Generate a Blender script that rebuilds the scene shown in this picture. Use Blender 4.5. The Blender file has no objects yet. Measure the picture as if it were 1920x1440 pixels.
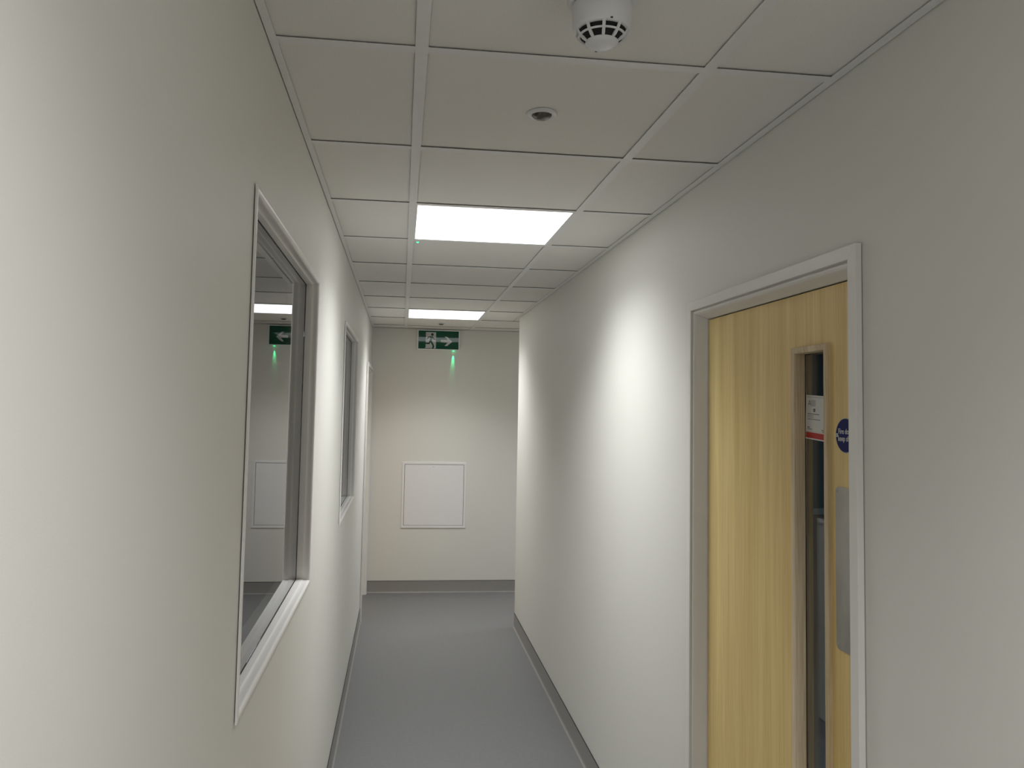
import bpy, bmesh, math, random
from mathutils import Vector, Matrix

C = bpy.context.scene.collection
S = bpy.context.scene
rnd = random.Random(7)

# ------------------------------------------------------------------ camera
EYE = Vector((0.0, 0.0, 1.686))
YAW, PITCH, ROLL, FPX = 0.1176, 0.0604, 0.0197, 1454.8
cyw, syw, cp, sp = math.cos(YAW), math.sin(YAW), math.cos(PITCH), math.sin(PITCH)
fwd = Vector((syw * cp, cyw * cp, sp)); rt = Vector((cyw, -syw, 0)); up = rt.cross(fwd)
cr, sr = math.cos(ROLL), math.sin(ROLL)
rt, up = cr * rt + sr * up, -sr * rt + cr * up
cam_d = bpy.data.cameras.new('camera')
cam = bpy.data.objects.new('camera', cam_d); C.objects.link(cam)
m = Matrix((rt, up, -fwd)).transposed().to_4x4(); m.translation = EYE
cam.matrix_world = m
cam_d.sensor_width = 36.0; cam_d.lens = FPX / 1920 * 36.0
cam_d.shift_x = (960 - 926.4) / 1920; cam_d.shift_y = -(720 - 677.1) / 1920
cam_d.clip_start = 0.02; cam_d.clip_end = 60
S.camera = cam

# ------------------------------------------------------------------ world, exposure
W = bpy.data.worlds.new('world'); S.world = W; W.use_nodes = True
W.node_tree.nodes['Background'].inputs[0].default_value = (0.5, 0.55, 0.6, 1)
W.node_tree.nodes['Background'].inputs[1].default_value = 0.02
S.view_settings.view_transform = 'Standard'; S.view_settings.look = 'None'
S.view_settings.gamma = 1.0; S.view_settings.use_curve_mapping = False
S.view_settings.exposure = 0.0
PANEL_LIGHT = 2.4            # radiance of the diffuser of the LED ceiling panels at grazing angles
PANEL_POWER = 11.2            # extra watts their optics throw downwards
PANEL_SPREAD = math.radians(122)
PANEL_COL = (0.975, 0.985, 1.0)

# ------------------------------------------------------------------ dimensions (metres)
XL, XR = -0.281, 0.912       # corridor wall faces
YB, YF = -4.0, 7.19          # end behind the camera, far wall
YC = 6.05                    # corner where the corridor opens to the right
XE = 4.2                     # end of the right-hand wing
H = 2.4026                   # suspended ceiling, underside of the grid
ZT = 2.50                    # soffit above it
ROW0, P, BAR = 1.5174, 0.6, 0.0262   # cross tees

# ------------------------------------------------------------------ materials
def new_mat(name):
    mt = bpy.data.materials.new(name); mt.use_nodes = True
    nt = mt.node_tree; b = nt.nodes['Principled BSDF']
    return mt, nt, b

def simple(name, col, rough=0.5, metal=0.0, noise=0.0, nscale=40.0, bump=0.0, bscale=300.0, spec=0.5, stretch=(1, 1, 1)):
    mt, nt, b = new_mat(name)
    b.inputs['Base Color'].default_value = (*col, 1); b.inputs['Roughness'].default_value = rough
    b.inputs['Metallic'].default_value = metal; b.inputs['Specular IOR Level'].default_value = spec
    tc = nt.nodes.new('ShaderNodeTexCoord'); mp = nt.nodes.new('ShaderNodeMapping')
    mp.inputs['Scale'].default_value = stretch
    nt.links.new(tc.outputs['Object'], mp.inputs['Vector'])
    if noise:
        n = nt.nodes.new('ShaderNodeTexNoise'); n.inputs['Scale'].default_value = nscale; n.inputs['Detail'].default_value = 4
        nt.links.new(mp.outputs[0], n.inputs['Vector'])
        r = nt.nodes.new('ShaderNodeValToRGB')
        r.color_ramp.elements[0].position = 0.3; r.color_ramp.elements[1].position = 0.7
        r.color_ramp.elements[0].color = (*[c * (1 - noise) for c in col], 1)
        r.color_ramp.elements[1].color = (*[min(1, c * (1 + noise)) for c in col], 1)
        nt.links.new(n.outputs['Fac'], r.inputs['Fac']); nt.links.new(r.outputs['Color'], b.inputs['Base Color'])
    if bump:
        n2 = nt.nodes.new('ShaderNodeTexNoise'); n2.inputs['Scale'].default_value = bscale; n2.inputs['Detail'].default_value = 3
        nt.links.new(mp.outputs[0], n2.inputs['Vector'])
        bp = nt.nodes.new('ShaderNodeBump'); bp.inputs['Strength'].default_value = bump; bp.inputs['Distance'].default_value = 0.001
        nt.links.new(n2.outputs['Fac'], bp.inputs['Height']); nt.links.new(bp.outputs[0], b.inputs['Normal'])
    return mt

def emit(name, col, strength):
    mt, nt, b = new_mat(name)
    b.inputs['Base Color'].default_value = (*[min(1, c) for c in col], 1)
    b.inputs['Emission Color'].default_value = (*col, 1); b.inputs['Emission Strength'].default_value = strength
    return mt

def wood(name, dark, light, band=0.13, fine=240.0, contrast=1.0, rough=0.42, axis_y=True):
    """vertical-grain veneer: leaves of slightly different tone, broad figure and fine pores"""
    mt, nt, b = new_mat(name); L = nt.links.new
    tc = nt.nodes.new('ShaderNodeTexCoord'); sx = nt.nodes.new('ShaderNodeSeparateXYZ'); L(tc.outputs['Object'], sx.inputs[0])
    def mp(sc):
        q = nt.nodes.new('ShaderNodeMapping'); q.inputs['Scale'].default_value = sc; L(tc.outputs['Object'], q.inputs['Vector']); return q
    def noise(sc, s, d):
        n = nt.nodes.new('ShaderNodeTexNoise'); n.inputs['Scale'].default_value = s; n.inputs['Detail'].default_value = d
        n.inputs['Distortion'].default_value = 0.3
        L(mp(sc).outputs[0], n.inputs['Vector']); return n
    n1 = noise((1, 1, 0.035), 26, 3); n2 = noise((1, 1, 0.02), fine, 4); n3 = noise((1, 1, 0.12), 9, 2)
    def math_(op, a, c):
        q = nt.nodes.new('ShaderNodeMath'); q.operation = op
        for i, v in enumerate((a, c)):
            if isinstance(v, (int, float)): q.inputs[i].default_value = v
            else: L(v, q.inputs[i])
        return q.outputs[0]
    idx = math_('FLOOR', math_('DIVIDE', math_('ADD', sx.outputs['Y'], 0.044), band), 0.0)
    wn = nt.nodes.new('ShaderNodeTexWhiteNoise'); wn.noise_dimensions = '1D'; L(idx, wn.inputs['W'])
    v = math_('ADD', math_('MULTIPLY', n1.outputs['Fac'], 0.9), math_('MULTIPLY', n2.outputs['Fac'], 0.75))
    v = math_('ADD', v, math_('MULTIPLY', n3.outputs['Fac'], 0.35))
    v = math_('ADD', v, math_('MULTIPLY', wn.outputs['Value'], 0.16))
    v = math_('MULTIPLY', math_('SUBTRACT', v, 1.08 - 0.45 / contrast), contrast)
    r = nt.nodes.new('ShaderNodeValToRGB')
    r.color_ramp.elements[0].color = (*dark, 1); r.color_ramp.elements[1].color = (*light, 1)
    L(v, r.inputs['Fac']); L(r.outputs['Color'], b.inputs['Base Color'])
    b.inputs['Roughness'].default_value = rough
    bp = nt.nodes.new('ShaderNodeBump'); bp.inputs['Strength'].default_value = 0.12; bp.inputs['Distance'].default_value = 0.0006
    L(n2.outputs['Fac'], bp.inputs['Height']); L(bp.outputs[0], b.inputs['Normal'])
    return mt

def glass(name, tint=(0.96, 0.98, 0.97)):
    mt, nt, b = new_mat(name)
    b.inputs['Base Color'].default_value = (*tint, 1); b.inputs['Roughness'].default_value = 0.0
    b.inputs['Transmission Weight'].default_value = 1.0; b.inputs['IOR'].default_value = 1.42
    return mt

def sign_face(name, col):
    """glossy, slightly wavy acrylic"""
    mt, nt, b = new_mat(name); L = nt.links.new
    b.inputs['Base Color'].default_value = (*col, 1); b.inputs['Roughness'].default_value = 0.03
    b.inputs['IOR'].default_value = 1.46
    tc = nt.nodes.new('ShaderNodeTexCoord'); mp = nt.nodes.new('ShaderNodeMapping'); mp.inputs['Scale'].default_value = (1, 0.0, 0.5)
    L(tc.outputs['Object'], mp.inputs['Vector'])
    n = nt.nodes.new('ShaderNodeTexNoise'); n.inputs['Scale'].default_value = 9; n.inputs['Detail'].default_value = 1
    L(mp.outputs[0], n.inputs['Vector'])
    bp = nt.nodes.new('ShaderNodeBump'); bp.inputs['Strength'].default_value = 0.30; bp.inputs['Distance'].default_value = 0.001
    L(n.outputs['Fac'], bp.inputs['Height']); L(bp.outputs[0], b.inputs['Normal'])
    return mt

M = {}
M['wall'] = simple('wall_paint', (0.79, 0.78, 0.73), 0.55, noise=0.012, nscale=1.3, bump=0.10, bscale=420, spec=0.35)
M['dark_room'] = simple('office_unlit_dark', (0.05, 0.05, 0.048), 0.9, noise=0.03, nscale=2)  # near-black colour stands in for the unlit room behind the windows
M['blue_wall'] = simple('blue_grey_wall_paint', (0.16, 0.24, 0.32), 0.8, noise=0.03, nscale=2)
M['floor'] = simple('grey_vinyl', (0.20, 0.20, 0.202), 0.52, noise=0.05, nscale=60, bump=0.15, bscale=900, spec=0.4)
M['skirt'] = simple('grey_vinyl_skirting', (0.31, 0.298, 0.28), 0.5, noise=0.02, nscale=30, spec=0.4)
M['dark_line'] = simple('dark_line_grey', (0.03, 0.03, 0.028), 0.6, noise=0.1)
M['soffit'] = simple('concrete_soffit', (0.05, 0.05, 0.05), 0.9, noise=0.1, nscale=8)
M['tile'] = simple('mineral_tile', (0.86, 0.84, 0.80), 0.95, noise=0.03, nscale=260, bump=0.25, bscale=700, spec=0.1)
M['tee'] = simple('white_grid_steel', (0.84, 0.84, 0.82), 0.45, noise=0.01, spec=0.4)
M['web_shade'] = simple('grid_web_gap_shade', (0.04, 0.04, 0.04), 0.7, noise=0.1)  # dark steel web; same colour paints shade into the tile gaps
M['trim'] = simple('white_satin_paint', (0.90, 0.885, 0.86), 0.32, noise=0.01, nscale=20, bump=0.04, bscale=250)
M['frame'] = simple('white_gloss_paint', (0.83, 0.81, 0.77), 0.38, noise=0.012, nscale=15, bump=0.05, bscale=200)
M['gasket'] = simple('black_glazing_gasket', (0.018, 0.016, 0.015), 0.7, noise=0.1)
M['glass'] = glass('clear_glass')
M['window_glass'] = glass('grey_tinted_glass', (0.58, 0.60, 0.60))
M['door'] = wood('ash_veneer', (0.68, 0.46, 0.155), (0.95, 0.75, 0.35), contrast=1.25)
M['bead'] = wood('oak_bead', (0.46, 0.33, 0.17), (0.90, 0.77, 0.56), band=5.0, fine=420, contrast=1.5, rough=0.5)
M['steel'] = simple('brushed_steel', (0.36, 0.345, 0.32), 0.42, metal=0.85, noise=0.16, nscale=22, stretch=(1, 1, 0.35))
M['white_plastic'] = simple('white_plastic', (0.78, 0.78, 0.79), 0.28, noise=0.005)
M['black'] = simple('black_mesh', (0.006, 0.006, 0.006), 0.8, noise=0.1)
M['lens'] = simple('smoky_sensor_lens', (0.10, 0.088, 0.078), 0.18, noise=0.08, nscale=120)
M['panel'] = simple('white_powder_coat', (0.87, 0.86, 0.86), 0.4, noise=0.006, bump=0.05, bscale=600)
M['light'] = emit('led_diffuser', PANEL_COL, PANEL_LIGHT)
M['added_room_lamp'] = emit('added_lamp_glow', (0.62, 0.84, 1.0), 5.5)  # glow of the added lamp behind the wooden door
M['alu'] = simple('white_sign_frame', (0.88, 0.89, 0.87), 0.3, noise=0.01)
M['green'] = sign_face('green_acrylic', (0.002, 0.075, 0.040))
M['sign_white'] = sign_face('white_acrylic', (0.55, 0.57, 0.58))
M['led'] = emit('green_led', (0.03, 1.0, 0.32), 2.6)
M['blue'] = simple('blue_enamel', (0.004, 0.010, 0.10), 0.5, noise=0.02, spec=0.15)
M['print_white'] = simple('white_print', (0.62, 0.62, 0.62), 0.5, noise=0.01)
M['paper'] = simple('paper', (0.66, 0.64, 0.61), 0.6, noise=0.01)
M['red'] = simple('red_print', (0.46, 0.03, 0.025), 0.6, noise=0.03)
M['ink'] = simple('grey_ink', (0.19, 0.18, 0.18), 0.6, noise=0.1, nscale=900)
M['ink_dark'] = simple('black_ink', (0.02, 0.02, 0.022), 0.6, noise=0.1)
M['pink'] = simple('pale_pink_print', (0.58, 0.44, 0.40), 0.6, noise=0.06, nscale=90)
M['pale_grey'] = simple('pale_grey_print', (0.42, 0.43, 0.42), 0.6, noise=0.03)

# ------------------------------------------------------------------ geometry helpers
def bx(bm, x0, x1, y0, y1, z0, z1, mi=0):
    vs = [bm.verts.new((x, y, z)) for x in (x0, x1) for y in (y0, y1) for z in (z0, z1)]
    for f in ((0, 1, 3, 2), (4, 6, 7, 5), (0, 4, 5, 1), (2, 3, 7, 6), (0, 2, 6, 4), (1, 5, 7, 3)):
        bm.faces.new([vs[i] for i in f]).material_index = mi

def prism(bm, pts0, pts1, mi=0):
    """closed solid between two matching rings of points"""
    a = [bm.verts.new(p) for p in pts0]; b = [bm.verts.new(p) for p in pts1]; n = len(a)
    for i in range(n):
        bm.faces.new((a[i], a[(i + 1) % n], b[(i + 1) % n], b[i])).material_index = mi
    bm.faces.new(a[::-1]).material_index = mi; bm.faces.new(b).material_index = mi

def member(bm, p0, p1, inward, out, prof, m0=1.0, m1=1.0):
    """moulding from p0 to p1, profile (u inward, v outward), mitred where m = 1"""
    p0, p1, inward, out = Vector(p0), Vector(p1), Vector(inward), Vector(out)
    t = (p1 - p0).normalized(); g = 0.0003
    prism(bm, [p0 + t * (u * m0 + g) + inward * u + out * v for u, v in prof],
              [p1 - t * (u * m1 + g) + inward * u + out * v for u, v in prof])

def lathe(bm, prof, seg=48, cx=0, cy=0, cz=0, axis='z', mi=0):
    rings = []
    for r, z in prof:
        if r < 1e-6:
            rings.append([bm.verts.new((cx, cy, cz + z))])
        else:
            rings.append([bm.verts.new((cx + r * math.cos(2 * math.pi * k / seg), cy + r * math.sin(2 * math.pi * k / seg), cz + z)) for k in range(seg)])
    for a, b in zip(rings, rings[1:]):
        for k in range(seg):
            k2 = (k + 1) % seg
            if len(a) == 1 and len(b) == 1: continue
            if len(a) == 1: f = bm.faces.new((a[0], b[k], b[k2]))
            elif len(b) == 1: f = bm.faces.new((a[k], a[k2], b[0]))
            else: f = bm.faces.new((a[k], a[k2], b[k2], b[k]))
            f.material_index = mi; f.smooth = True

def poly(bm, pts, t=0.0004):
    """flat plate of thickness t lying in the local xz plane, facing -y"""
    prism(bm, [(x, 0, z) for x, z in pts], [(x, -t, z) for x, z in pts])

def obj(name, bm, mats, parent=None, smooth=None, bevel=0.0):
    """links bm as ONE mesh object; coordinates are local to the parent's origin when it has one"""
    me = bpy.data.meshes.new(name)
    bmesh.ops.recalc_face_normals(bm, faces=bm.faces[:])
    bm.to_mesh(me); bm.free()
    for mt in (mats if isinstance(mats, (list, tuple)) else [mats]): me.materials.append(mt)
    o = bpy.data.objects.new(name, me); C.objects.link(o)
    if parent: o.parent = parent
    if bevel:
        md = o.modifiers.new('bevel', 'BEVEL'); md.width = bevel; md.segments = 2; md.limit_method = 'ANGLE'
    if smooth:
        for p in me.polygons: p.use_smooth = True
        me.set_sharp_from_angle(angle=math.radians(smooth))
    return o

def BM(): return bmesh.new()
def box(name, d, mt, parent=None, bevel=0.0):
    b = BM(); bx(b, *d); return obj(name, b, mt, parent, bevel=bevel)

def empty(name, loc=(0, 0, 0), rz=0.0):
    o = bpy.data.objects.new(name, None); C.objects.link(o); o.location = loc; o.rotation_euler = (0, 0, rz)
    o.empty_display_size = 0.05
    return o
def struct(o): o['kind'] = 'structure'; return o
def tag(o, label, cat, group=None):
    o['label'] = label; o['category'] = cat
    if group: o['group'] = group
    return o
def copy_tree(o, parent=None):
    c = o.copy(); C.objects.link(c)
    if parent: c.parent = parent
    for ch in o.children: copy_tree(ch, c)
    return c

def wall_x(bm, x0, x1, y0, y1, holes):
    """wall slab between x0 and x1, with rectangular holes (ya, yb, za, zb)"""
    ys = sorted({y0, y1, *[h[0] for h in holes], *[h[1] for h in holes]})
    for a, b in zip(ys, ys[1:]):
        hs = sorted([h for h in holes if h[0] <= a + 1e-6 and h[1] >= b - 1e-6], key=lambda h: h[2])
        z = 0.0
        for h in hs:
            if h[2] > z + 1e-6: bx(bm, x0, x1, a, b, z, h[2])
            z = h[3]
        if z < ZT - 1e-6: bx(bm, x0, x1, a, b, z, ZT)

# ------------------------------------------------------------------ room shell
DOORS = {'right': (1.446, 2.368), 'left': (6.23, 7.165)}     # outer edges of the architraves
DH = 2.032                                                   # top of the architraves
WINS = [(1.458, 2.572), (3.785, 4.890)]                      # outer edges of the window linings
WZ0, WZ1 = 1.114, 2.093
dl, dr = DOORS['left'], DOORS['right']

struct(box('floor', (-3.3, XE + 0.1, YB - 0.1, YF + 0.1, -0.08, 0.0), M['floor']))
b = BM(); wall_x(b, XL - 0.10, XL, YB, YF, [(a + 0.012, c - 0.012, WZ0 + 0.012, WZ1 - 0.012) for a, c in WINS] + [(dl[0] + 0.02, dl[1] - 0.02, 0.0, DH - 0.02)])
struct(obj('wall_left', b, M['wall']))
b = BM(); wall_x(b, XR, XR + 0.10, YB, YC, [(dr[0] + 0.02, dr[1] - 0.02, 0.0, DH - 0.02)])
bx(b, XR + 0.10, XE, YC - 0.10, YC, 0, ZT)
struct(obj('wall_right', b, M['wall']))
struct(box('wall_far', (-3.3, XE + 0.1, YF, YF + 0.1, 0, ZT), M['wall']))
struct(box('wall_back', (-3.3, XE + 0.1, YB - 0.1, YB, 0, ZT), M['wall']))
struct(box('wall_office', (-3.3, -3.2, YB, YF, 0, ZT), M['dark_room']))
struct(box('wall_end', (XE, XE + 0.1, YB, YF, 0, ZT), M['blue_wall']))

# skirting: sit-on vinyl with a coved foot and a thin dark strip along its top edge
SK = [(0, 0), (0, 0.104), (0.003, 0.104), (0.003, 0.016), (0.0045, 0.009), (0.007, 0.004), (0.010, 0.0016), (0.012, 0.0010), (0.012, 0.0)]
TOP_STRIP = [(0, 0.104), (0, 0.1075), (0.0034, 0.1075), (0.0034, 0.104)]
def skirting(name, runs):
    root = None
    for k, (p0, p1, n) in enumerate(runs):
        b = BM(); b2 = BM()
        for bm_, pr in ((b, SK), (b2, TOP_STRIP)):
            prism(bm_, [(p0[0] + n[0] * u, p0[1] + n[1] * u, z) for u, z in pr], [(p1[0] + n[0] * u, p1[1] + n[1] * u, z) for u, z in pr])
        if root is None:
            root = struct(obj(name, b, M['skirt'], None, smooth=40)); first = root
        else:
            obj('skirting_length', b, M['skirt'], first, smooth=40)
        obj('dark_top_strip', b2, M['dark_line'], first)
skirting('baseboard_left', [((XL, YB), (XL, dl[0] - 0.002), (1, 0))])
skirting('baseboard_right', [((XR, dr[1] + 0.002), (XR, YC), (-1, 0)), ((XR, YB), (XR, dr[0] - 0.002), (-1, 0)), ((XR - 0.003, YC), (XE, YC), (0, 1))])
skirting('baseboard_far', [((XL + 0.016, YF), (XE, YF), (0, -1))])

# ------------------------------------------------------------------ suspended ceiling
ceil = struct(box('ceiling', (-3.3, XE + 0.1, YB - 0.1, YF + 0.1, ZT, ZT + 0.08), M['soffit']))
MX = [(0.0087, 0.0087 + BAR), (0.6087, 0.6087 + BAR)]        # main tees (x ranges)
AL, AR, AF = XL + 0.0185, XR - 0.0222, YF - 0.024             # inner edges of the wall angles
def tee(name, x0, x1, y0, y1, along):
    b = BM(); t = 0.0012
    bx(b, x0, x1, y0, y1, H, H + t, 0); b.faces.ensure_lookup_table(); b.faces[5].material_index = 1  # flange top coloured dark to deepen the shade in the tile gap
    if along == 'y': c = (x0 + x1) / 2; bx(b, c - 0.002, c + 0.002, y0, y1, H + t, H + 0.034, 1)
    else: c = (y0 + y1) / 2; bx(b, x0, x1, c - 0.002, c + 0.002, H + t, H + 0.034, 1)
    return obj(name, b, [M['tee'], M['web_shade']], ceil)
for x0, x1 in MX: tee('main_tee', x0, x1, YB, AF, 'y')
wing_x = [1.2087, 1.8087, 2.4087, 3.0087, 3.6087]
WY = YC + 0.0222
for x in wing_x: tee('main_tee', x, x + BAR, WY, AF, 'y')
def angle(x0, x1, y0, y1):
    b = BM(); bx(b, x0, x1, y0, y1, H, H + 0.0012)
    return obj('wall_angle', b, M['tee'], ceil)
GP = 0.0022
angle(XL + GP, AL, YB, YF - GP); angle(AR, XR - GP, YB, YC); angle(AL, XE, AF, YF - GP)
angle(AR, XE, YC + GP, WY)
LIT = {-3: 'a', 2: 'b', 7: 'c', -8: 'd'}
cols = [(AL, MX[0][0]), (MX[0][1], MX[1][0]), (MX[1][1], AR)]
rows = range(-9, 10)
mesh_cache = {}
def tile(x0, x1, y0, y1):
    o = 0.009
    key = (round(x1 - x0, 4), round(y1 - y0, 4))
    if key not in mesh_cache:
        b = BM(); hx, hy = (x1 - x0) / 2 + o, (y1 - y0) / 2 + o
        bx(b, -hx, hx, -hy, hy, 0, 0.015)
        ob = obj('ceiling_tile', b, M['tile'], ceil); mesh_cache[key] = ob.data
    else:
        ob = bpy.data.objects.new('ceiling_tile', mesh_cache[key]); C.objects.link(ob); ob.parent = ceil
    ob.location = ((x0 + x1) / 2, (y0 + y1) / 2, H + 0.0040 + rnd.uniform(-0.0003, 0.0005))
for r in range(-9, 10):
    yb = ROW0 + P * r
    if yb < AF:
        for x0, x1 in cols: tee('cross_tee', x0, x1, yb, min(yb + BAR, AF), 'x')
        if r in (8, 9):
            tee('cross_tee', AR, wing_x[0], yb, yb + BAR, 'x')
            for a, c in zip(wing_x, wing_x[1:] + [XE]): tee('cross_tee', a + BAR, c, yb, yb + BAR, 'x')
for r in range(-10, 10):
    y0 = ROW0 + P * r + BAR; y1 = min(ROW0 + P * (r + 1), AF)
    if y0 < YB: y0 = YB
    for k, (x0, x1) in enumerate(cols):
        if k == 1 and r in LIT: continue
        if k == 2 and r == 7:
            tile(x0, x1, y0, y1); continue
        if k == 2 and r in (8, 9): x1 = wing_x[0]
        tile(x0, x1, y0, y1)
WING_LIT = 2
for r in (7, 8, 9):
    y0 = max(ROW0 + P * r + BAR, WY); y1 = min(ROW0 + P * (r + 1), AF)
    for i, a in enumerate(wing_x):
        x1 = wing_x[i + 1] if i + 1 < len(wing_x) else XE
        if r == 8 and i == WING_LIT: continue
        tile(a + BAR, x1, y0, y1)
    if r == 7: tile(XR, wing_x[0], y0, y1)

# ------------------------------------------------------------------ ceiling lights
lt = empty('ceiling_light')
b = BM(); hw, hl = 0.2865, 0.2865
for s in (-1, 1):
    bx(b, s * hw - 0.004, s * hw + 0.004, -hl, hl, 0.0014, 0.05); bx(b, -hw, hw, s * hl - 0.004, s * hl + 0.004, 0.0014, 0.05)
bx(b, -hw, hw, -hl, hl, 0.046, 0.05)
obj('light_frame', b, M['tee'], lt)
b = BM(); bx(b, -hw + 0.0042, hw - 0.0042, -hl + 0.0042, hl - 0.0042, 0.002, 0.006); obj('diffuser', b, M['light'], lt)
al = bpy.data.lights.new('panel_output', 'AREA'); al.shape = 'SQUARE'; al.size = 0.56; al.energy = PANEL_POWER; al.spread = PANEL_SPREAD; al.color = PANEL_COL
ao = bpy.data.objects.new('panel_output', al); C.objects.link(ao); ao.parent = lt; ao.location = (0, 0, 0.001)
def lpos(r): return ((MX[0][1] + MX[1][0]) / 2, ROW0 + P * r + BAR + (P - BAR) / 2, H)
lt.location = lpos(2); G = 'square LED panels in the ceiling grid'
tag(lt, 'large bright square LED ceiling panel, the nearer of the two lit panels in view', 'ceiling light', G)
for r, lab in ((7, 'smaller-looking bright LED ceiling panel just in front of the green exit sign'),
               (-3, 'LED ceiling panel almost overhead of the viewpoint, brightening the near left wall'),
               (-8, 'LED ceiling panel at the end of the corridor behind the viewpoint')):
    c = copy_tree(lt); c.location = lpos(r); c['label'] = lab
c = copy_tree(lt); c.location = ((wing_x[2] + BAR + wing_x[3]) / 2, ROW0 + P * 8 + BAR + (P - BAR) / 2, H)
c['label'] = 'LED ceiling panel around the corner in the passage to the right'

# added lamp, out of view, to brighten what shows through the door glass
rl = empty('added_room_lamp', (2.6, 3.0, ZT))
b = BM(); bx(b, -0.3, 0.3, -0.3, 0.3, -0.04, 0.0); obj('light_frame', b, M['tee'], rl)
b = BM(); bx(b, -0.29, 0.29, -0.29, 0.29, -0.044, -0.0405); obj('diffuser', b, M['added_room_lamp'], rl)
tag(rl, 'added unseen lamp brightening the dark room behind the wooden door', 'ceiling light')
struct(box('trim_1', (XR + 0.105, XE, YC - 0.125, YC - 0.10, 0.885, 0.935), M['panel']))   # dado rail in that room
b = BM(); bx(b, XR + 0.105, XE, YC - 0.106, YC - 0.1005, 0.0, 0.885); bx(b, XE - 0.006, XE - 0.0005, YB, YC - 0.11, 0.0, 0.885)
struct(obj('wall_dado', b, simple('grey_dado_paint', (0.30, 0.31, 0.31), 0.8, noise=0.03)))
b = BM(); bx(b, XR + 0.105, XE, YC - 0.104, YC - 0.1005, 0.935, ZT); struct(obj('wall_inner', b, M['blue_wall']))

# ------------------------------------------------------------------ doors
FP = [(0, 0.0024), (0, 0.0145), (0.001, 0.0155), (0.028, 0.0155), (0.029, 0.0145), (0.029, 0.004), (0.0322, 0.004), (0.0325, 0.0075),
      (0.0345, 0.009), (0.037, 0.0087), (0.0405, 0.0062), (0.0435, 0.001), (0.0462, -0.006), (0.049, -0.014), (0.052, -0.021),
      (0.0548, -0.0262), (0.056, -0.030), (0.056, -0.0345), (0.051, -0.0345), (0.051, -0.0995), (0.0202, -0.0995), (0.0202, 0.0024)]
VIS = (0.752, 1.8445)            # vision panel, bottom and top
def make_door(name, ya, yb, xw, n, vy):
    """frame and leaf of a door in a wall whose face is at xw with normal n (+1/-1 in x); vy: y range of the vision panel"""
    root = empty(name, (xw, (ya + yb) / 2, 0)); struct(root); yc = (ya + yb) / 2
    for nm, p0, p1, inw, m0, m1 in (('architrave_leg', (0, ya - yc, 0), (0, ya - yc, DH), (0, 1, 0), 0, 1),
                                    ('architrave_leg', (0, yb - yc, 0), (0, yb - yc, DH), (0, -1, 0), 0, 1),
                                    ('architrave_head', (0, ya - yc, DH), (0, yb - yc, DH), (0, 0, -1), 1, 1)):
        b = BM(); member(b, p0, p1, inw, (n, 0, 0), FP, m0, m1); obj(nm, b, M['frame'], root, smooth=28)
    # leaf with an opening for the vision panel
    f0, f1 = -n * 0.032, -n * 0.069
    y0, y1 = ya + 0.0592 - yc, yb - 0.0592 - yc; z0, z1 = 0.006, DH - 0.0592
    v0, v1 = vy[0] - yc, vy[1] - yc
    b = BM(); xa, xb = min(f0, f1), max(f0, f1); q = 0.010
    for d in ((y0, v0 + q, z0, z1), (v1 - q, y1, z0, z1), (v0 + q, v1 - q, z0, VIS[0] + q), (v0 + q, v1 - q, VIS[1] - q, z1)):
        bx(b, xa, xb, *d)
    leaf = obj('door_leaf', b, M['door'], root)
    # oak beads, both faces
    BPF = [(0, 0.0), (0.0, 0.0085), (0.0015, 0.0108), (0.003, 0.0112), (0.0125, 0.0098), (0.0142, 0.0085), (0.0148, 0.006), (0.0148, -0.0175), (0.0102, -0.0175), (0.0102, 0.0)]
    BPR = [(0, 0.0), (0.0, 0.004), (0.0015, 0.0058), (0.0125, 0.0050), (0.0148, 0.003), (0.0148, -0.0105), (0.0102, -0.0105), (0.0102, 0.0)]
    for side, xs, BP in ((1, f0, BPF), (-1, f1, BPR)):
        for p0, p1, inw in (((xs, v0, VIS[0]), (xs, v0, VIS[1]), (0, 1, 0)), ((xs, v1, VIS[0]), (xs, v1, VIS[1]), (0, -1, 0)),
                            ((xs, v0, VIS[0]), (xs, v1, VIS[0]), (0, 0, 1)), ((xs, v0, VIS[1]), (xs, v1, VIS[1]), (0, 0, -1))):
            b = BM(); member(b, p0, p1, inw, (n * side, 0, 0), BP)
            o = obj('glazing_bead', b, M['bead'], leaf, smooth=30); o['label'] = 'oak glazing bead, darker and coarser grained than the door'
    # glass and gasket
    xg = -n * 0.054
    b = BM(); bx(b, xg - 0.003, xg + 0.003, v0 + 0.0125, v1 - 0.0125, VIS[0] + 0.0125, VIS[1] - 0.0125); obj('glass_pane', b, M['glass'], leaf)
    b = BM()
    xgk = xg + n * 0.0031
    for d in ((v0 + 0.0148, v0 + 0.0162), (v1 - 0.0162, v1 - 0.0148)):
        bx(b, min(xgk, xgk + n * 0.0012), max(xgk, xgk + n * 0.0012), d[0], d[1], VIS[0] + 0.0148, VIS[1] - 0.0148)
    for z in (VIS[0] + 0.0148, VIS[1] - 0.0162):
        bx(b, min(xgk, xgk + n * 0.0012), max(xgk, xgk + n * 0.0012), v0 + 0.0148, v1 - 0.0148, z, z + 0.0014)
    obj('gasket', b, M['gasket'], leaf)
    return root, leaf, yc
d1, leaf1, dyc = make_door('door_1', dr[0], dr[1], XR, -1, (1.6205, 1.7785))
d1['label'] = 'pale wooden fire door with a tall narrow glazed panel in the right wall'
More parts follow.
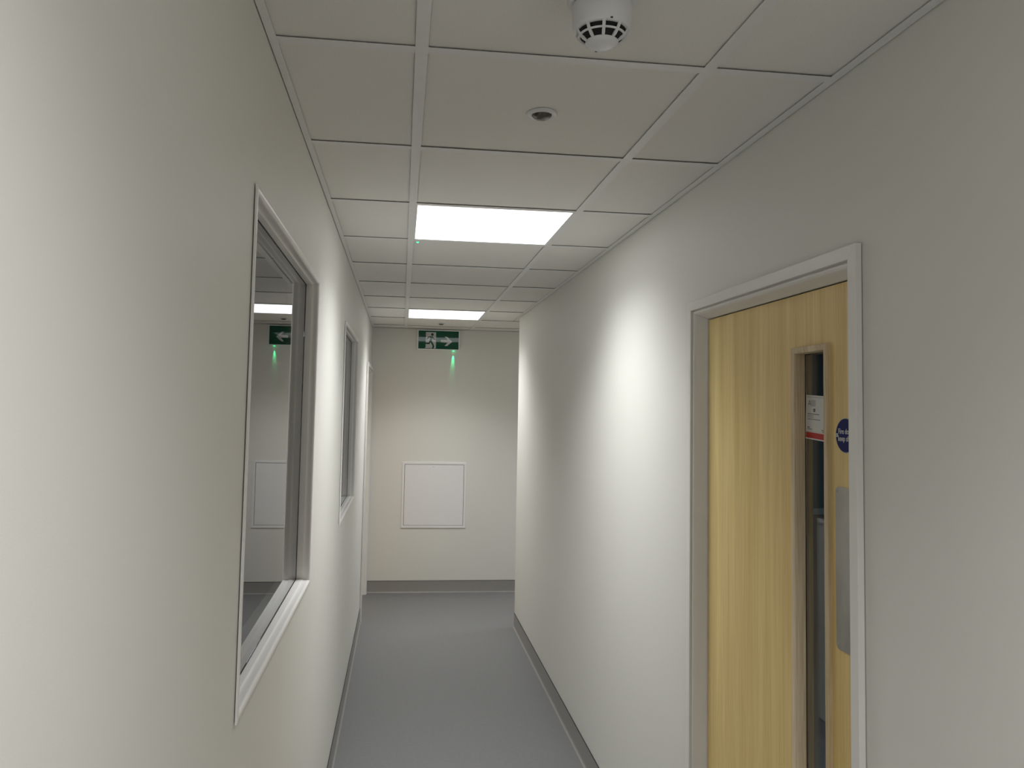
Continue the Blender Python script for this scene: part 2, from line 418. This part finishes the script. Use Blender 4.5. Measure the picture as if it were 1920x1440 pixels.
# push plate with clipped lower corners and screws
def plate(bm, w, h, r, t, x, yc0, zc, n=-1):
    pts = []
    for sx_, sz_, a0 in ((1, 1, 0), (-1, 1, 90), (-1, -1, 180), (1, -1, 270)):
        for k in range(7):
            a = math.radians(a0 + 15 * k); pts.append((sx_ * (w / 2 - r) + r * math.cos(a), sz_ * (h / 2 - r) + r * math.sin(a)))
    prism(bm, [(x, yc0 + u, zc + v) for u, v in pts], [(x + n * t, yc0 + u, zc + v) for u, v in pts])
b = BM(); plate(b, 0.088, 0.345, 0.012, 0.0015, 0.032, 1.558 - dyc, 1.3585)
pp = obj('push_plate', b, M['steel'], leaf1); pp['label'] = 'brushed steel push plate'
for sy in (-1, 1):
    for sz in (-1, 1):
        b = BM(); y_, z_ = 1.558 - dyc + sy * 0.037, 1.3585 + sz * 0.163
        prism(b, [(0.0305, y_ + 0.003 * math.cos(a * .5236), z_ + 0.003 * math.sin(a * .5236)) for a in range(12)],
                 [(0.0299, y_ + 0.0024 * math.cos(a * .5236), z_ + 0.0024 * math.sin(a * .5236)) for a in range(12)])
        obj('screw', b, M['steel'], pp)
d2, leaf2, _ = make_door('door_2', dl[0], dl[1], XL, 1, (6.78, 6.94))
d2['label'] = 'doorway with white frame at the far end of the left wall'

# ------------------------------------------------------------------ windows in the left wall
LP = [(0.012, -0.0995), (0.012, 0.0022), (0.0, 0.0022), (0.0, 0.0046), (0.0012, 0.0058), (0.004, 0.0064), (0.009, 0.0064), (0.0125, 0.0052), (0.0145, 0.0028),
      (0.0152, -0.001), (0.0149, -0.006), (0.0152, -0.011), (0.0163, -0.0145), (0.0177, -0.0158), (0.0182, -0.0175), (0.0182, -0.0310), (0.0182, -0.0995)]
GX = -0.0335
def make_window(name, ya, yb):
    root = empty(name, (XL, (ya + yb) / 2, WZ0)); struct(root); h = (yb - ya) / 2; t = WZ1 - WZ0
    for nm, p0, p1, inw in (('window_jamb', (0, -h, 0), (0, -h, t), (0, 1, 0)), ('window_jamb', (0, h, 0), (0, h, t), (0, -1, 0)),
                            ('window_sill', (0, -h, 0), (0, h, 0), (0, 0, 1)), ('window_head', (0, -h, t), (0, h, t), (0, 0, -1))):
        b = BM(); member(b, p0, p1, inw, (1, 0, 0), LP); obj(nm, b, M['trim'], root, smooth=35)
    k = 0.0183
    b = BM()
    ang = 0.0055                                             # the pane sits a hair out of square in its frame
    bx(b, -0.003, 0.003, -h + k + 0.0005, h - k - 0.0005, k + 0.0005, t - k - 0.0005)
    bmesh.ops.rotate(b, verts=b.verts[:], cent=(0, 0, 0), matrix=Matrix.Rotation(ang, 3, 'Z'))
    bmesh.ops.translate(b, verts=b.verts[:], vec=(GX - 0.003, 0, 0))
    obj('glass_pane', b, M['window_glass'], root)
    b = BM(); e = 0.0013
    for y0, y1, z0, z1 in ((-h + k, -h + k + e, k, t - k), (h - k - e, h - k, k, t - k), (-h + k, h - k, k, k + e), (-h + k, h - k, t - k - e, t - k)):
        bx(b, 0.0032, 0.0044, y0, y1, z0, z1)
    bmesh.ops.rotate(b, verts=b.verts[:], cent=(0, 0, 0), matrix=Matrix.Rotation(ang, 3, 'Z'))
    bmesh.ops.translate(b, verts=b.verts[:], vec=(GX - 0.003, 0, 0))
    obj('gasket', b, M['gasket'], root)
    return root
w1 = make_window('window_1', *WINS[0]); w1['label'] = 'nearer internal window in the left wall, mirroring the exit sign'
w2 = make_window('window_2', *WINS[1]); w2['label'] = 'further internal window in the left wall, before the far doorway'

# ------------------------------------------------------------------ smoke detector
CX = (MX[0][1] + MX[1][0]) / 2
sd = empty('smoke_detector', (CX - 0.001, ROW0 - P / 2 + BAR / 2 + 0.02, H + 0.0034))
tag(sd, 'white smoke detector with slotted dome hanging from the ceiling near the top of the picture', 'smoke detector')
b = BM(); lathe(b, [(0, 0), (0.058, 0), (0.0605, -0.004), (0.0605, -0.024), (0.0575, -0.030), (0.048, -0.031), (0, -0.031)]); obj('base', b, M['white_plastic'], sd, smooth=40)
b = BM(); lathe(b, [(0, -0.031), (0.0455, -0.031), (0.0455, -0.037), (0, -0.037)]); obj('shadow_gap', b, M['black'], sd)
b = BM(); lathe(b, [(0, -0.0365), (0.0505, -0.0365), (0.0515, -0.0385), (0.0508, -0.060), (0.0495, -0.074), (0.0475, -0.0785), (0.0445, -0.0805), (0.040, -0.0805), (0, -0.080)])
body = obj('body', b, M['white_plastic'], sd, smooth=40)
b = BM(); lathe(b, [(0, -0.080), (0.0405, -0.080), (0.0385, -0.0855), (0.0345, -0.0915), (0.027, -0.0985), (0, -0.0985)]); obj('insect_mesh', b, M['black'], sd, smooth=40)
def ring_prof(r0, z0, r1, z1, th=0.0022):
    return [(r0, z0), (r1, z1), (r1 - th, z1 + th * 0.4), (r0 - th, z0 + th * 0.4), (r0, z0)]
b = BM(); lathe(b, ring_prof(0.0405, -0.0882, 0.0385, -0.0908)); obj('grille_ring', b, M['white_plastic'], sd, smooth=40)
RIB = [(0.0462, -0.0795), (0.0435, -0.0850), (0.0400, -0.0905), (0.0345, -0.0960), (0.0262, -0.1005)]
for k in range(10):
    a = math.radians(36 * k + 8); b = BM(); t = Vector((-math.sin(a), math.cos(a), 0)); r_ = Vector((math.cos(a), math.sin(a), 0))
    for (ra, za), (rb, zb) in zip(RIB, RIB[1:]):
        prism(b, [r_ * ra + t * s * 0.0027 + Vector((0, 0, za + d)) for s, d in ((-1, 0), (1, 0), (1, 0.004), (-1, 0.004))],
                 [r_ * rb + t * s * 0.0024 + Vector((0, 0, zb + d)) for s, d in ((-1, 0), (1, 0), (1, 0.004), (-1, 0.004))])
    obj('grille_rib', b, M['white_plastic'], sd)
b = BM(); lathe(b, [(0, -0.096), (0.0275, -0.097), (0.0282, -0.0995), (0.0270, -0.1015), (0.020, -0.1048), (0.010, -0.1066), (0, -0.107)]); obj('cap', b, M['white_plastic'], sd, smooth=50)
b = BM(); lathe(b, [(0, 0), (0.0022, 0), (0.0022, -0.0014), (0, -0.0018)], 16, 0.004, -0.0478, -0.0775); obj('indicator', b, M['lens'], sd, smooth=40)
b = BM(); lathe(b, [(0, 0), (0.0024, 0), (0.0022, -0.0012), (0, -0.0016)], 16, -0.004, 0.0225, -0.1030); obj('indicator', b, M['lens'], sd, smooth=40)
for k in range(3):
    a = math.radians(120 * k + 60); b = BM(); lathe(b, [(0, 0), (0.006, 0), (0.007, 0.003), (0.007, 0.016), (0.004, 0.02), (0, 0.02)], 16, 0.0515 * math.cos(a), 0.0515 * math.sin(a), -0.046 + 0.012)
    obj('lug', b, M['white_plastic'], sd, smooth=40)

# ------------------------------------------------------------------ presence sensors
ps = empty('presence_sensor', (CX, ROW0 + P / 2 + BAR / 2, H + 0.0034))
b = BM(); lathe(b, [(0.0385, 0.0), (0.0385, -0.0018), (0.0365, -0.0046), (0.031, -0.0060), (0.0265, -0.0058), (0.0245, -0.0042), (0.0240, 0.0), (0.0385, 0.0)]); obj('bezel', b, M['white_plastic'], ps, smooth=50)
b = BM(); lathe(b, [(0.0238, 0.0), (0.0235, -0.0045), (0.021, -0.0085), (0.016, -0.0122), (0.009, -0.0145), (0, -0.0152)]); obj('sensor_lens', b, M['lens'], ps, smooth=60)
tag(ps, 'round white presence sensor with smoky lens in the tile nearer the smoke detector', 'sensor', 'round ceiling presence sensors')
c = copy_tree(ps); c.location = (CX, ROW0 + P * 8 + P / 2 + BAR / 2 + 0.03, H + 0.0034)
c['label'] = 'tiny round presence sensor in the ceiling tile right before the exit sign'

# green indicator beside the nearer light
em = empty('emergency_indicator', (0.052, 3.372, H + 0.0034))
b = BM(); lathe(b, [(0.0085, 0), (0.0085, -0.0015), (0.006, -0.0025), (0.0045, -0.0015), (0.0045, 0), (0.0085, 0)], 24); obj('bezel', b, M['white_plastic'], em, smooth=40)
b = BM(); lathe(b, [(0.0055, -0.0012), (0.0048, -0.004), (0.0028, -0.006), (0, -0.0065)], 20); obj('led', b, M['led'], em, smooth=60)
tag(em, 'small glowing green indicator at the corner of the nearer ceiling light', 'indicator light')

# ------------------------------------------------------------------ exit sign
SX0, SX1, SZ0, SZ1, SD = 0.130, 0.521, 2.2105, 2.3975, 0.030
ex = empty('exit_sign', (SX0, YF, SZ0)); Ws, Hs = SX1 - SX0, SZ1 - SZ0
tag(ex, 'green emergency exit sign with running figure and arrow on the far wall', 'exit sign')
fb = 0.0095
b = BM(); bx(b, 0.004, Ws - 0.004, -SD + 0.004, -0.0005, 0.004, Hs - 0.004); obj('housing', b, M['alu'], ex)
b = BM()
for d in ((0, Ws, 0, fb), (0, Ws, Hs - fb, Hs), (0, fb, fb, Hs - fb), (Ws - fb, Ws, fb, Hs - fb)):
    bx(b, d[0], d[1], -SD, -SD + 0.006, d[2], d[3])
obj('frame', b, M['alu'], ex, bevel=0.0012)
b = BM(); bx(b, fb, Ws - fb, -SD + 0.0015, -SD + 0.004, fb, Hs - fb); obj('sign_face', b, M['green'], ex)
K = 0.391 / 855.0
def sp2(x, y): return ((x - 135) * K, Hs - (y - 625) * K * 1.07)
def face(name, pts, mt, lift, parent=ex):
    b = BM(); poly(b, pts, 0.0003); o = obj(name, b, mt, parent); o.location = (0, -SD + 0.0015 - lift, 0); return o
dr_ = face('doorway_symbol', [sp2(305, 672), sp2(510, 672), sp2(510, 978), sp2(285, 978), sp2(305, 958)], M['sign_white'], 0.0)
def limb(bm, pts, w):
    for (xa, ya), (xb, yb) in zip(pts, pts[1:]):
        a, c = Vector((xa, ya)), Vector((xb, yb)); t = (c - a).normalized(); n_ = Vector((-t.y, t.x)) * w / 2; a -= t * w * 0.25; c += t * w * 0.25
        poly(bm, [sp2(*(a + n_)), sp2(*(c + n_)), sp2(*(c - n_)), sp2(*(a - n_))], 0.0003)
b = BM()
poly(b, [sp2(435 + 27 * math.cos(a * math.pi / 10), 716 + 27 * math.sin(a * math.pi / 10)) for a in range(20)], 0.0003)
poly(b, [sp2(x, y) for x, y in ((398, 752), (450, 757), (436, 805), (420, 858), (378, 852), (388, 800))], 0.0003)
limb(b, [(405, 762), (365, 765), (330, 805)], 20); limb(b, [(443, 768), (470, 802), (508, 808)], 20)
limb(b, [(412, 850), (446, 902), (462, 940), (448, 975)], 30); limb(b, [(395, 846), (372, 886), (292, 886)], 26)
man = obj('running_figure', b, M['green'], ex); man.location = (0, -SD + 0.0012 - 0.0003, 0)
face('arrow', [sp2(*q) for q in ((608, 812), (745, 812), (684, 748), (738, 752), (838, 845), (738, 926), (686, 928), (745, 862), (608, 858))], M['sign_white'], 0.0)
LX = 0.4665
b = BM(); lathe(b, [(0, 0.004), (0.0085, 0.004), (0.0085, -0.001), (0.0065, -0.0045), (0.003, -0.007), (0, -0.0075)], 20, LX - SX0, -0.014, 0.0)
led = obj('led', b, M['led'], ex, smooth=60); led['label'] = 'glowing green indicator under the sign'
sl = bpy.data.lights.new('led_beam', 'SPOT'); sl.energy = 3.0; sl.color = (0.02, 1.0, 0.35); sl.spot_size = math.radians(23); sl.spot_blend = 0.9; sl.shadow_soft_size = 0.002
so = bpy.data.objects.new('led_beam', sl); C.objects.link(so)
so.location = (LX, YF - 0.014, SZ0 - 0.0075)
so.rotation_euler = Vector((-0.03, 0.17, -1)).to_track_quat('-Z', 'Y').to_euler()

# ------------------------------------------------------------------ access panel
ap = empty('access_panel', (0.0235, YF, 0.581)); Wa, Ha, fr = 0.5885, 0.598, 0.0215
tag(ap, 'square white metal access panel low in the middle of the far wall', 'access panel')
b = BM(); FPn = [(0, 0), (0, 0.0065), (0.0015, 0.008), (fr - 0.0015, 0.008), (fr, 0.0065), (fr, 0.0)]
for p0, p1, inw in (((0, 0, 0), (0, 0, Ha), (1, 0, 0)), ((Wa, 0, 0), (Wa, 0, Ha), (-1, 0, 0)), ((0, 0, 0), (Wa, 0, 0), (0, 0, 1)), ((0, 0, Ha), (Wa, 0, Ha), (0, 0, -1))):
    member(b, p0, p1, inw, (0, -1, 0), FPn)
obj('frame', b, M['panel'], ap)
b = BM(); bx(b, fr, Wa - fr, -0.0012, -0.0004, fr, Ha - fr); obj('shadow_gap', b, M['dark_line'], ap)
b = BM(); g = fr + 0.0032; bx(b, g, Wa - g, -0.0062, -0.0012, g, Ha - g); dpn = obj('door', b, M['panel'], ap, bevel=0.001)
b = BM(); lathe(b, [(0, 0.0), (0.0085, 0.0), (0.0085, 0.0025), (0.0065, 0.0035), (0, 0.0035)], 24)
bmesh.ops.rotate(b, verts=b.verts[:], cent=(0, 0, 0), matrix=Matrix.Rotation(math.pi / 2, 3, 'X'))
bmesh.ops.translate(b, verts=b.verts[:], vec=(0.287, -0.0062, Ha - fr - 0.020))
obj('lock', b, M['white_plastic'], dpn, smooth=40)

# ------------------------------------------------------------------ fire door disc on the door
DX = XR + 0.032
fs = empty('fire_door_sign', (DX, 1.5622, 1.642)); R_ = 0.0372
tag(fs, 'round blue fire door sign with white lettering above the steel push plate', 'sign')
def disc(name, r, x0, x1, mt, parent, notch=False, cy=0.0):
    b = BM(); pts = [(r * math.cos(a * math.pi / 32), r * math.sin(a * math.pi / 32)) for a in range(64)]
    prism(b, [(x0, cy + u, v) for u, v in pts], [(x1, cy + u, v) for u, v in pts]); return obj(name, b, mt, parent)
disc('rim', R_, -0.0002, -0.0010, M['pale_grey'], fs)
disc('disc', R_ - 0.0014, -0.0010, -0.0016, M['blue'], fs)
for s in (-1, 1):
    o = disc('fixing_hole', 0.0042, -0.0016, -0.0019, M['print_white'], fs, cy=s * (R_ - 0.0058)); disc('screw_head', 0.0014, -0.0019, -0.0023, M['ink_dark'], o, cy=s * (R_ - 0.0058))
def text_mesh(name, body, size, parent, loc, mt, width=None):
    cu = bpy.data.curves.new(name, 'FONT'); cu.body = body; cu.size = size; cu.align_x = 'CENTER'; cu.align_y = 'CENTER'; cu.extrude = 0.00015
    cu.space_line = 0.95; cu.offset = size * 0.012
    tmp = bpy.data.objects.new('tmp', cu); C.objects.link(tmp)
    dg = bpy.context.evaluated_depsgraph_get(); me = bpy.data.meshes.new_from_object(tmp.evaluated_get(dg)); bpy.data.objects.remove(tmp)
    me.materials.append(mt); o = bpy.data.objects.new(name, me); C.objects.link(o); o.parent = parent
    if width:
        xs = [v.co.x for v in me.vertices]; s = width / (max(xs) - min(xs))
        for v in me.vertices: v.co.x *= s
    o.location = loc; o.rotation_euler = (math.pi / 2, 0, -math.pi / 2)
    return o
text_mesh('lettering', 'Fire door\nkeep shut', 0.0162, fs, (-0.0018, 0, 0.0005), M['print_white'], 0.0535)

# ------------------------------------------------------------------ notice in the glass of the door
nt_ = empty('notice', (XR + 0.0508, 1.762, 1.6805)); nt_.rotation_euler = (math.radians(3.2), 0, 0)
tag(nt_, 'small white notice with a red bottom band stuck to the door glass', 'notice')
NW, NH = 0.119, 0.104
def npl(name, u0, u1, v0, v1, mt, lift=0.0003, parent=nt_):
    b = BM(); bx(b, -lift - 0.0001, -lift + 0.0001 if lift > 0.0002 else 0.0, -u1, -u0, v0, v1); return obj(name, b, mt, parent)
npl('sheet', 0, NW, -NH / 2, NH / 2, M['paper'], 0.0002)
npl('red_band', 0.0035, NW - 0.0035, -NH / 2 + 0.003, -NH / 2 + 0.0165, M['red'])
npl('top_rule', 0.0015, NW - 0.0015, 0.0470, 0.0478, M['ink']); npl('bottom_rule', 0.0035, NW - 0.0035, -0.0335, -0.0332, M['ink'])
npl('logo_field', 0.022, 0.043, 0.026, 0.041, M['pale_grey'])
b = BM()
for pts in (((0.010, 0.028), (0.0125, 0.028), (0.017, 0.040), (0.0145, 0.040)), ((0.0205, 0.028), (0.0235, 0.028), (0.017, 0.040), (0.0148, 0.040))):
    prism(b, [(-0.0002, -u, v) for u, v in pts], [(-0.0004, -u, v) for u, v in pts])
bx(b, -0.0004, -0.0002, -0.0225, -0.010, 0.030, 0.0315)
obj('logo', b, M['ink'], nt_)
npl('icon', 0.034, 0.0425, 0.0135, 0.0205, M['ink_dark']); npl('icon_mark', 0.0370, 0.0395, 0.0160, 0.0180, M['paper'], 0.0006)
# faint pink loop printed behind the text
b = BM(); ring = [(0.067 + 0.019 * math.cos(a * math.pi / 16), 0.006 + 0.033 * math.sin(a * math.pi / 16)) for a in range(32)]; rin = [(0.067 + 0.010 * math.cos(a * math.pi / 16), 0.006 + 0.022 * math.sin(a * math.pi / 16)) for a in range(32)]
vo = [b.verts.new((-0.00025, -u, v)) for u, v in ring]; vi = [b.verts.new((-0.00025, -u, v)) for u, v in rin]
for k in range(32): b.faces.new((vo[k], vo[(k + 1) % 32], vi[(k + 1) % 32], vi[k]))
obj('printed_image', b, M['pink'], nt_)
b = BM()
for z_, u1, hgt, gap in ((0.0080, 0.058, 0.0022, 0.006), (0.0040, 0.030, 0.0014, 0.004), (0.0005, 0.036, 0.0014, 0.004), (-0.0045, 0.062, 0.0018, 0.005), (-0.0240, 0.017, 0.0030, 0.006), (-0.0280, 0.028, 0.0020, 0.004)):
    u = 0.009
    while u < u1:
        w = gap * rnd.uniform(0.7, 1.3); bx(b, -0.00045, -0.0002, -(u + w), -u, z_ - hgt / 2, z_ + hgt / 2); u += w + 0.0009
for z_, u0, u1 in ((-0.0270, 0.072, 0.098), (-0.0225, 0.080, 0.105), (-0.0305, 0.075, 0.090), (0.0400, 0.083, 0.10)):
    bx(b, -0.00045, -0.0002, -u1, -u0, z_ - 0.001, z_ + 0.001)
tx = obj('printed_lines', b, M['ink'], nt_); tx['kind'] = 'stuff'
